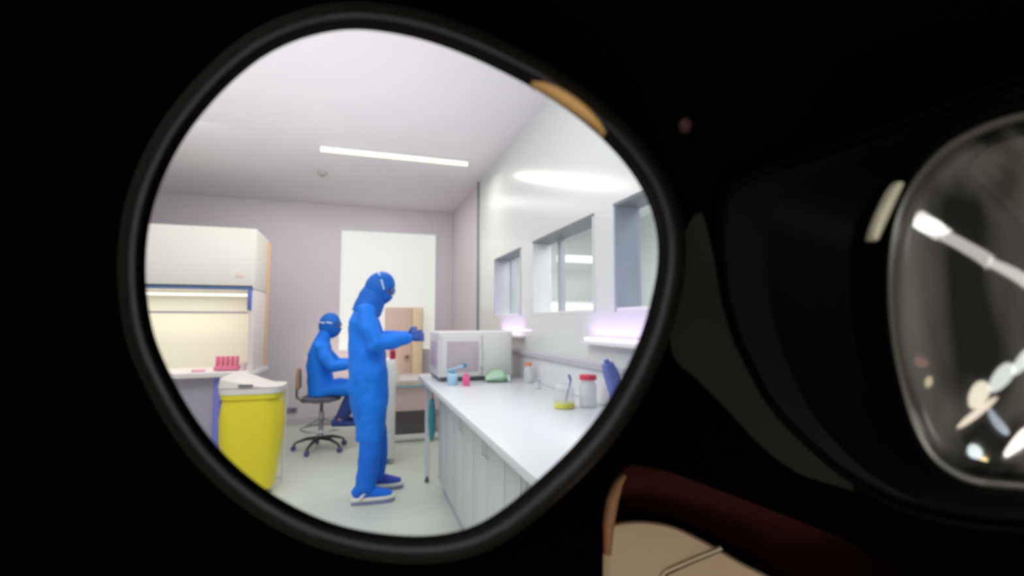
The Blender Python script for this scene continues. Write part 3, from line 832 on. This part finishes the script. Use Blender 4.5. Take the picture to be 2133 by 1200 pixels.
def spline(P, n):
    """closed Catmull-Rom through pixel points, n even samples"""
    out = []
    m = len(P)
    for i in range(m):
        p0, p1, p2, p3 = [V((*P[(i + k) % m], 0)) for k in (-1, 0, 1, 2)]
        for j in range(8):
            t_ = j / 8
            out.append(.5 * ((2 * p1) + (p2 - p0) * t_ + (2 * p0 - 5 * p1 + 4 * p2 - p3) * t_ ** 2 + (3 * p1 - p0 - 3 * p2 + p3) * t_ ** 3))
    L_ = [0]
    for a_, b_ in zip(out, out[1:] + out[:1]):
        L_.append(L_[-1] + (b_ - a_).length)
    res = []
    j = 0
    for k in range(n):
        s_ = L_[-1] * k / n
        while L_[j + 1] < s_:
            j += 1
        u = (s_ - L_[j]) / (L_[j + 1] - L_[j])
        a_, b_ = out[j], out[(j + 1) % len(out)]
        res.append(a_.lerp(b_, u))
    return res


def offs(P, d):
    n = len(P)
    res = []
    ar = sum(P[i].x * P[(i + 1) % n].y - P[(i + 1) % n].x * P[i].y for i in range(n))
    sg = 1 if ar > 0 else -1
    for i in range(n):
        t_ = (P[(i + 2) % n] - P[i - 2]).normalized()
        res.append(P[i] + V((t_.y, -t_.x, 0)) * d * sg)
    return res


def cpt(px, py, d):
    """headset design space: millimetres are pixels of the 5 cm plane"""
    k = d / FPX
    return EYE + FW * d + RT * ((px - 1066.5) * k) - UP * ((py - 600) * k)


def flat(P, d, dref):
    """outline P drawn at distance dref (cm plane), placed at distance d without change of size"""
    k = dref / FPX
    return [EYE + FW * d + RT * ((p.x - 1066.5) * k) - UP * ((p.y - 600) * k) for p in P]


hs = thing('vr_headset', tuple(EYE + FW * .07), 'black headset with two eyepieces seen from the wearer side, one lens lit, one dark', 'headset')
N = 144
OL = spline(PXL, N)
# front plate and shell
DP = .070
TUB = .052


def rect(x0, x1, y0, y1, d):
    return [EYE + FW * d + RT * x + UP * y for x, y in ((x0, y0), (x1, y0), (x1, y1), (x0, y1))]


hx = (-.155, .200)
hy = (-.110, .110)
# shell: four side walls from the plate back through the wall
b = MB()
SH = .004
for (x0, x1, y0, y1) in ((hx[0], hx[0] + SH, hy[0], hy[1]), (hx[1] - SH, hx[1], hy[0], hy[1]), (hx[0], hx[1], hy[0], hy[0] + SH), (hx[0], hx[1], hy[1] - SH, hy[1])):
    b.prism(rect(x0, x1, y0, y1, DP - .012), FW * (.162 - DP + .012))
b.build('shell', BLK, hs, smooth=False)


def plate_with_holes(outer, holes, d, th):
    """flat plate: triangulated fill of outer rectangle minus holes"""
    bm = bmesh.new()
    es = []
    for loop in [outer] + holes:
        vs = [bm.verts.new(p) for p in loop]
        for i in range(len(vs)):
            es.append(bm.edges.new((vs[i], vs[(i + 1) % len(vs)])))
    bmesh.ops.triangle_fill(bm, use_beauty=True, use_dissolve=False, edges=es, normal=FW)
    r = bmesh.ops.extrude_face_region(bm, geom=bm.faces[:])
    for v in r['geom']:
        if isinstance(v, bmesh.types.BMVert):
            v.co += FW * th
    m = MB()
    m.bm.free()
    m.bm = bm
    return m


NOSE = [(1256, 1235), (1256, 1090), (1262, 1030), (1282, 985), (1320, 968), (1400, 985), (1560, 1045), (1750, 1120), (1960, 1235), (1960, 1330), (1256, 1330)]
nose = [cpt(x, y, DP) for x, y in NOSE]
hole = [EYE + FW * DP + (cpt(p.x, p.y, DP) - (EYE + FW * DP)) * 1.02 for p in offs(OL, 22)]
m_ = plate_with_holes(rect(hx[0], hx[1], hy[0], hy[1], DP), [hole, nose], DP, .002)
m_.build('face_plate', BLK, hs, smooth=False)


def grow(P, d, f):
    """outline at plane distance d, each point on the ray spread f"""
    return [cpt(p.x, p.y, d) if f == 1 else (EYE + FW * d + (cpt(p.x, p.y, d) - (EYE + FW * d)) * f) for p in P]


# left barrel: ring lip, groove, inner tube widening towards the back
b = MB()
b.band([grow(offs(OL, 60), .071, 1), grow(offs(OL, 58), .0555, 1), grow(offs(OL, 56), .0505, 1), grow(offs(OL, 51), .0485, 1), grow(offs(OL, 43), .0480, 1), grow(offs(OL, 34), .0485, 1), grow(offs(OL, 29), .0500, 1), grow(offs(OL, 24), .0515, 1)])
RINGM = mat('ring_plastic', (.0045, .0038, .0031), .45, spec=.10)
lb = b.build('eyepiece_ring', RINGM, hs)
b = MB()
b.band([grow(offs(OL, 25), .0513, 1), grow(offs(OL, 14), .0530, 1), grow(offs(OL, 0), .0535, 1), grow(offs(OL, 0), .056, 1), grow(offs(OL, 4), .075, 1.02), grow(offs(OL, 20), .11, 1.03), grow(offs(OL, 30), .158, 1.04)])
lt = b.build('lens_seat', BLKM, lb)
b = MB()
R_ = b.band([grow(offs(OL, 3), .0560, 1), grow(offs(OL, 3), .0564, 1)])
b.bm.faces.new(R_[0])
b.bm.faces.new(list(reversed(R_[1])))
COATED = CLEAR.copy()
COATED.name = 'coated_lens_glass'
COATED.node_tree.nodes['ior_drop'].inputs[1].default_value = 1.05 - 1 / 1.05
COATED.node_tree.nodes['ior_front'].inputs[0].default_value = 1.05
b.build('clear_lens', COATED, lb, smooth=False)
# back wall of the shell around the tube
hb = grow(offs(OL, 30), .156, 1.04)
plate_with_holes(rect(hx[0] + .004, hx[1] - .004, hy[0] + .004, hy[1] - .004, .156), [hb], .156, .003).build('rear_plate', BLKM, hs, smooth=False)
# warm reflection at the upper right of the ring, shaped as a tan strip
i0, i1 = 0, 0
seg = [k for k in range(N) if 1105 < OL[k].x < 1275 and OL[k].y < 300]
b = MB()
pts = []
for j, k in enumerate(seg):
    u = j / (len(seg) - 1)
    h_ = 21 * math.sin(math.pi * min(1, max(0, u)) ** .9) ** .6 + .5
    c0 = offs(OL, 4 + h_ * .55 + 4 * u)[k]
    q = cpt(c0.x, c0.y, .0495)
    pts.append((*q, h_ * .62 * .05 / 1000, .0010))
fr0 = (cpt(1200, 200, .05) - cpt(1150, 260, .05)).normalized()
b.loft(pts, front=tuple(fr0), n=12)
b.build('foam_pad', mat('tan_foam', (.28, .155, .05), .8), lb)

# right eyepiece: flared barrel, rim and dark domed lens
OR = spline(PXR, N)
OB = spline(PXB, N)
DR = .050


def start_at(P, ang_ref):
    """rotate the list so that it starts at the leftmost point"""
    k = min(range(len(P)), key=lambda i: P[i].x)
    return P[k:] + P[:k]


def orient(P):
    ar = sum(P[i].x * P[(i + 1) % len(P)].y - P[(i + 1) % len(P)].x * P[i].y for i in range(len(P)))
    return P if ar > 0 else list(reversed(P))


OR = start_at(orient(OR), 0)
OB = start_at(orient(OB), 0)
b = MB()
b.band([grow(OB, .0695, 1), grow(offs(OB, -4), .0670, 1), grow(offs(OB, -12), .0660, 1), grow(offs(OB, -20), .0670, 1), grow([p.lerp(q, .30) for p, q in zip(OB, OR)], .0665, 1), grow([p.lerp(q, .78) for p, q in zip(OB, OR)], .058, 1), grow(offs(OR, 22), .0525, 1), grow(offs(OR, 12), .0505, 1), grow(offs(OR, 4), .0500, 1), grow(offs(OR, 0), .0503, 1)])
BARREL = mat('barrel_plastic', (.0007, .0011, .0010), .5, spec=.03)
rb = b.build('eyepiece_barrel', BARREL, hs)
CR = V((2330, 610, 0))


def dome(u, q):
    """u 0..1 from centre to edge, q outline point"""
    p = CR.lerp(q, u)
    return cpt(p.x, p.y, .0515 - .0085 * (1 - u * u))


LENS = bpy.data.materials.new('dark_lens')
LENS.use_nodes = True
nt = LENS.node_tree
pb = nt.nodes['Principled BSDF']
pb.inputs['Roughness'].default_value = .06
pb.inputs['IOR'].default_value = 1.55
tc = nt.nodes.new('ShaderNodeTexCoord')
mp = nt.nodes.new('ShaderNodeMapping')
mp.inputs['Scale'].default_value = (210, 210, 26)
mp.inputs['Rotation'].default_value = (0, .25, 0)
nz = nt.nodes.new('ShaderNodeTexNoise')
nz.inputs['Scale'].default_value = 1
nz.inputs['Detail'].default_value = 2
cr_ = nt.nodes.new('ShaderNodeValToRGB')
cr_.color_ramp.elements[0].position = .38
cr_.color_ramp.elements[0].color = (.010, .0095, .009, 1)
cr_.color_ramp.elements[1].position = .70
cr_.color_ramp.elements[1].color = (.080, .074, .068, 1)
nt.links.new(tc.outputs['Object'], mp.inputs[0])
nt.links.new(mp.outputs[0], nz.inputs[0])
nt.links.new(nz.outputs['Fac'], cr_.inputs[0])
nt.links.new(cr_.outputs[0], pb.inputs['Base Color'])
b = MB()
us = [1, .96, .9, .82, .72, .6, .48, .36, .24, .12]
R_ = b.band([[dome(u, q) for q in OR] for u in us])
cvert = b.bm.verts.new(dome(0, OR[0]))
for k in range(N):
    b.bm.faces.new((R_[-1][k], R_[-1][(k + 1) % N], cvert))
b.build('dark_lens', LENS, rb)
# bright inner bezel around the lens
b = MB()
b.band([grow(offs(OR, 1), .0503, 1), grow(offs(OR, -4), .0492, 1), grow(offs(OR, -12), .0490, 1), grow(offs(OR, -20), .0500, 1)])
b.build('bezel', mat('bezel_grey', (.035, .032, .028), .35), rb)

MB().loft([(*cpt(x, y, .0502), r_ * .05 / 1000, .0008) for x, y, r_ in ((1869, 384, 7), (1856, 408, 11), (1838, 446, 12), (1824, 478, 11), (1816, 500, 7))], front=tuple(RT), n=12).build('clip', mat('clip_beige', (.24, .22, .16), .5), rb, smooth=True)  # beige reflection on the barrel shoulder, shaped as a small strip
# nose cut-out: dark red lining, beige pad with a seam, warm-lit side painted orange
def npt(x, y, d):
    return cpt(x, y, d)


b = MB()
rows = []
for (y_, d_) in ((950, .0745), (1000, .0755), (1060, .079), (1130, .084), (1210, .090), (1330, .097)):
    rows.append([npt(x_, y_, d_ + .000012 * abs(x_ - 1500) ** 1.0 * .3) for x_ in range(1180, 2080, 60)])
vs = [[b.bm.verts.new(p) for p in r] for r in rows]
for A, B in zip(vs, vs[1:]):
    for k in range(len(A) - 1):
        b.bm.faces.new((A[k], A[k + 1], B[k + 1], B[k]))
b.build('nose_lining', mat('dark_red_lining', (.012, .002, .0014), .8, spec=.03, noise=.3, nscale=40), hs, solid=.001)
PAD = spline([(1250, 1150), (1254, 1110), (1276, 1090), (1335, 1083), (1400, 1093), (1455, 1118), (1500, 1143), (1550, 1172), (1610, 1205), (1660, 1260), (1600, 1330), (1400, 1350), (1260, 1330), (1248, 1230)], 90)
b = MB()
R_ = b.band([grow(PAD, .0765, 1), grow(PAD, .0742, 1), grow(offs(PAD, -3), .0735, 1), grow(offs(PAD, -8), .0732, 1)])
b.bm.faces.new(list(reversed(R_[0])))
b.bm.faces.new(R_[-1])
pad = b.build('nose_pad', mat('beige_pad', (.17, .115, .066), .7, noise=.05, nscale=60), hs)
sm_ = MB().loft([(*npt(x, y, .0731), .00022, .0004) for x, y in ((1375, 1203), (1385, 1190), (1440, 1166), (1502, 1141))], front=tuple(UP), n=8)
sm_.build('seam', mat('seam_light', (.34, .27, .19), .6), pad)  # pale strip paints the highlight along the groove
MB().loft([(*npt(x, y, .0731), .00012, .0003) for x, y in ((1380, 1208), (1390, 1196), (1442, 1172), (1500, 1148))], front=tuple(UP), n=8).build('seam', mat('seam_dark', (.07, .045, .028), .8), pad)
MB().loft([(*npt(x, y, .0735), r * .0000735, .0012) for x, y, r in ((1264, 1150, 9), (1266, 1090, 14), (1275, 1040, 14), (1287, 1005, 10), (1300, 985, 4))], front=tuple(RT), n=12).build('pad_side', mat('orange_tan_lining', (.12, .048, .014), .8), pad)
# brighter plate area beside the right barrel, its light put into grey
br_o = [(1462, 440), (1474, 480), (1488, 540), (1500, 600), (1522, 690), (1552, 760), (1606, 852), (1690, 940), (1785, 1020), (1740, 1012), (1660, 985), (1585, 930), (1510, 850), (1450, 790), (1400, 740), (1395, 640), (1412, 570), (1420, 500), (1440, 450)]
BT = spline(br_o, 80)
b = MB()
R_ = b.band([grow(BT, .0696, 1), grow(BT, .0688, 1), grow([p.lerp(V((1500, 720, 0)), .02) for p in BT], .0682, 1)])
b.bm.faces.new(list(reversed(R_[0])))
b.bm.faces.new(R_[-1])
b.build('bridge_trim', mat('bridge_grey', (.006, .0055, .0042), .7, spec=.05, noise=.5, nscale=25), hs)
# small sensor on the plate
MB().ell(cpt(1427, 262, .0695), .0010, .0010, .0012, 12).build('sensor', mat('sensor_plum', (.02, .006, .007), .6, spec=.1), hs)

# ---- lights behind the eye: tube lamp the dark lens reflects, added glints and fill
def lens_hit(px, py):
    d = (cpt(px, py, 1) - EYE).normalized()
    p = V((px, py, 0))
    best = None
    # ratio u along CR -> outline
    dirv = (p - CR)
    an = math.atan2(dirv.y, dirv.x)
    q = min(OR, key=lambda r: abs((math.atan2(r.y - CR.y, r.x - CR.x) - an + math.pi) % (2 * math.pi) - math.pi))
    u = dirv.length / (q - CR).length
    k = OR.index(q)
    P0 = dome(u, q)
    e1 = dome(u + .01, q) - dome(u - .01, q)
    e2 = dome(u, OR[(k + 2) % N]) - dome(u, OR[k - 2])
    n = e1.cross(e2).normalized()
    if n.dot(d) > 0:
        n = -n
    return P0, d - n * 2 * d.dot(n)


def refl_lamp(name, a, b_, width_px, L_, dist, color):
    shp = 'ELLIPSE' if 'spot' in name else 'RECTANGLE'
    P0, r0 = lens_hit(*a)
    P1, r1 = lens_hit(*b_)
    A, B = P0 + r0 * dist, P1 + r1 * dist
    mid = (A + B) / 2
    ln = (B - A).length
    # width: move sideways by width_px
    dx, dy = b_[0] - a[0], b_[1] - a[1]
    h = math.hypot(dx, dy)
    mx_, my_ = (a[0] + b_[0]) / 2, (a[1] + b_[1]) / 2
    Pw0, rw0 = lens_hit(mx_ - dy / h * width_px / 2, my_ + dx / h * width_px / 2)
    Pw1, rw1 = lens_hit(mx_ + dy / h * width_px / 2, my_ - dx / h * width_px / 2)
    wd = ((Pw1 + rw1 * dist) - (Pw0 + rw0 * dist)).length
    power = L_ * math.pi * ln * wd
    return area(name, mid, (P0 + P1) / 2, ln, wd, power, color, shp, upv=(B - A))


for q0, q1, w_, l_ in (((1903, 446), (1972, 490), 38, 17), ((1968, 487), (2066, 549), 22, 10), ((2062, 546), (2165, 609), 25, 12)):
    refl_lamp('desk_tube_light', q0, q1, w_, l_, .7, (1, .95, .88))
refl_lamp('desk_spot_light', (1915, 450), (1965, 482), 46, 12, .69, (.85, 1, .95))  # added spots, each aimed to glint in the dark lens
refl_lamp('desk_spot_light', (2062, 808), (2112, 758), 26, 12, .68, (.95, 1, .95))
refl_lamp('desk_spot_light', (2112, 758), (2150, 742), 26, 12, .68, (.95, 1, .95))
refl_lamp('desk_spot_light', (2034, 796), (2046, 835), 28, 14, .67, (1, .92, .72))
refl_lamp('desk_spot_light', (2046, 835), (2026, 868), 24, 14, .67, (1, .85, .68))
refl_lamp('desk_spot_light', (2060, 845), (2100, 900), 18, 6, .69, (.8, .9, 1))
refl_lamp('desk_spot_light', (2106, 915), (2150, 920), 34, 14, .67, (1, .9, .8))
refl_lamp('desk_spot_light', (2020, 925), (2042, 950), 30, 12, .67, (.9, 1, 1))
refl_lamp('desk_spot_light', (2038, 952), (2056, 970), 26, 18, .66, (1, .78, .4))
refl_lamp('desk_spot_light', (1900, 742), (1940, 762), 20, 2.0, .68, (1, .42, .35))
refl_lamp('desk_spot_light', (1928, 796), (1944, 786), 16, 8, .68, (1, .9, .5))
area('evening_lamp_light', EYE - FW * .55 + UP * .75 + RT * .55, EYE + FW * .07, .8, .8, 0.8, (1, .82, .62))  # added warm fill on the headset from behind the camera

for o in list(COL.objects):
    if '_o' in o:
        del o['_o']
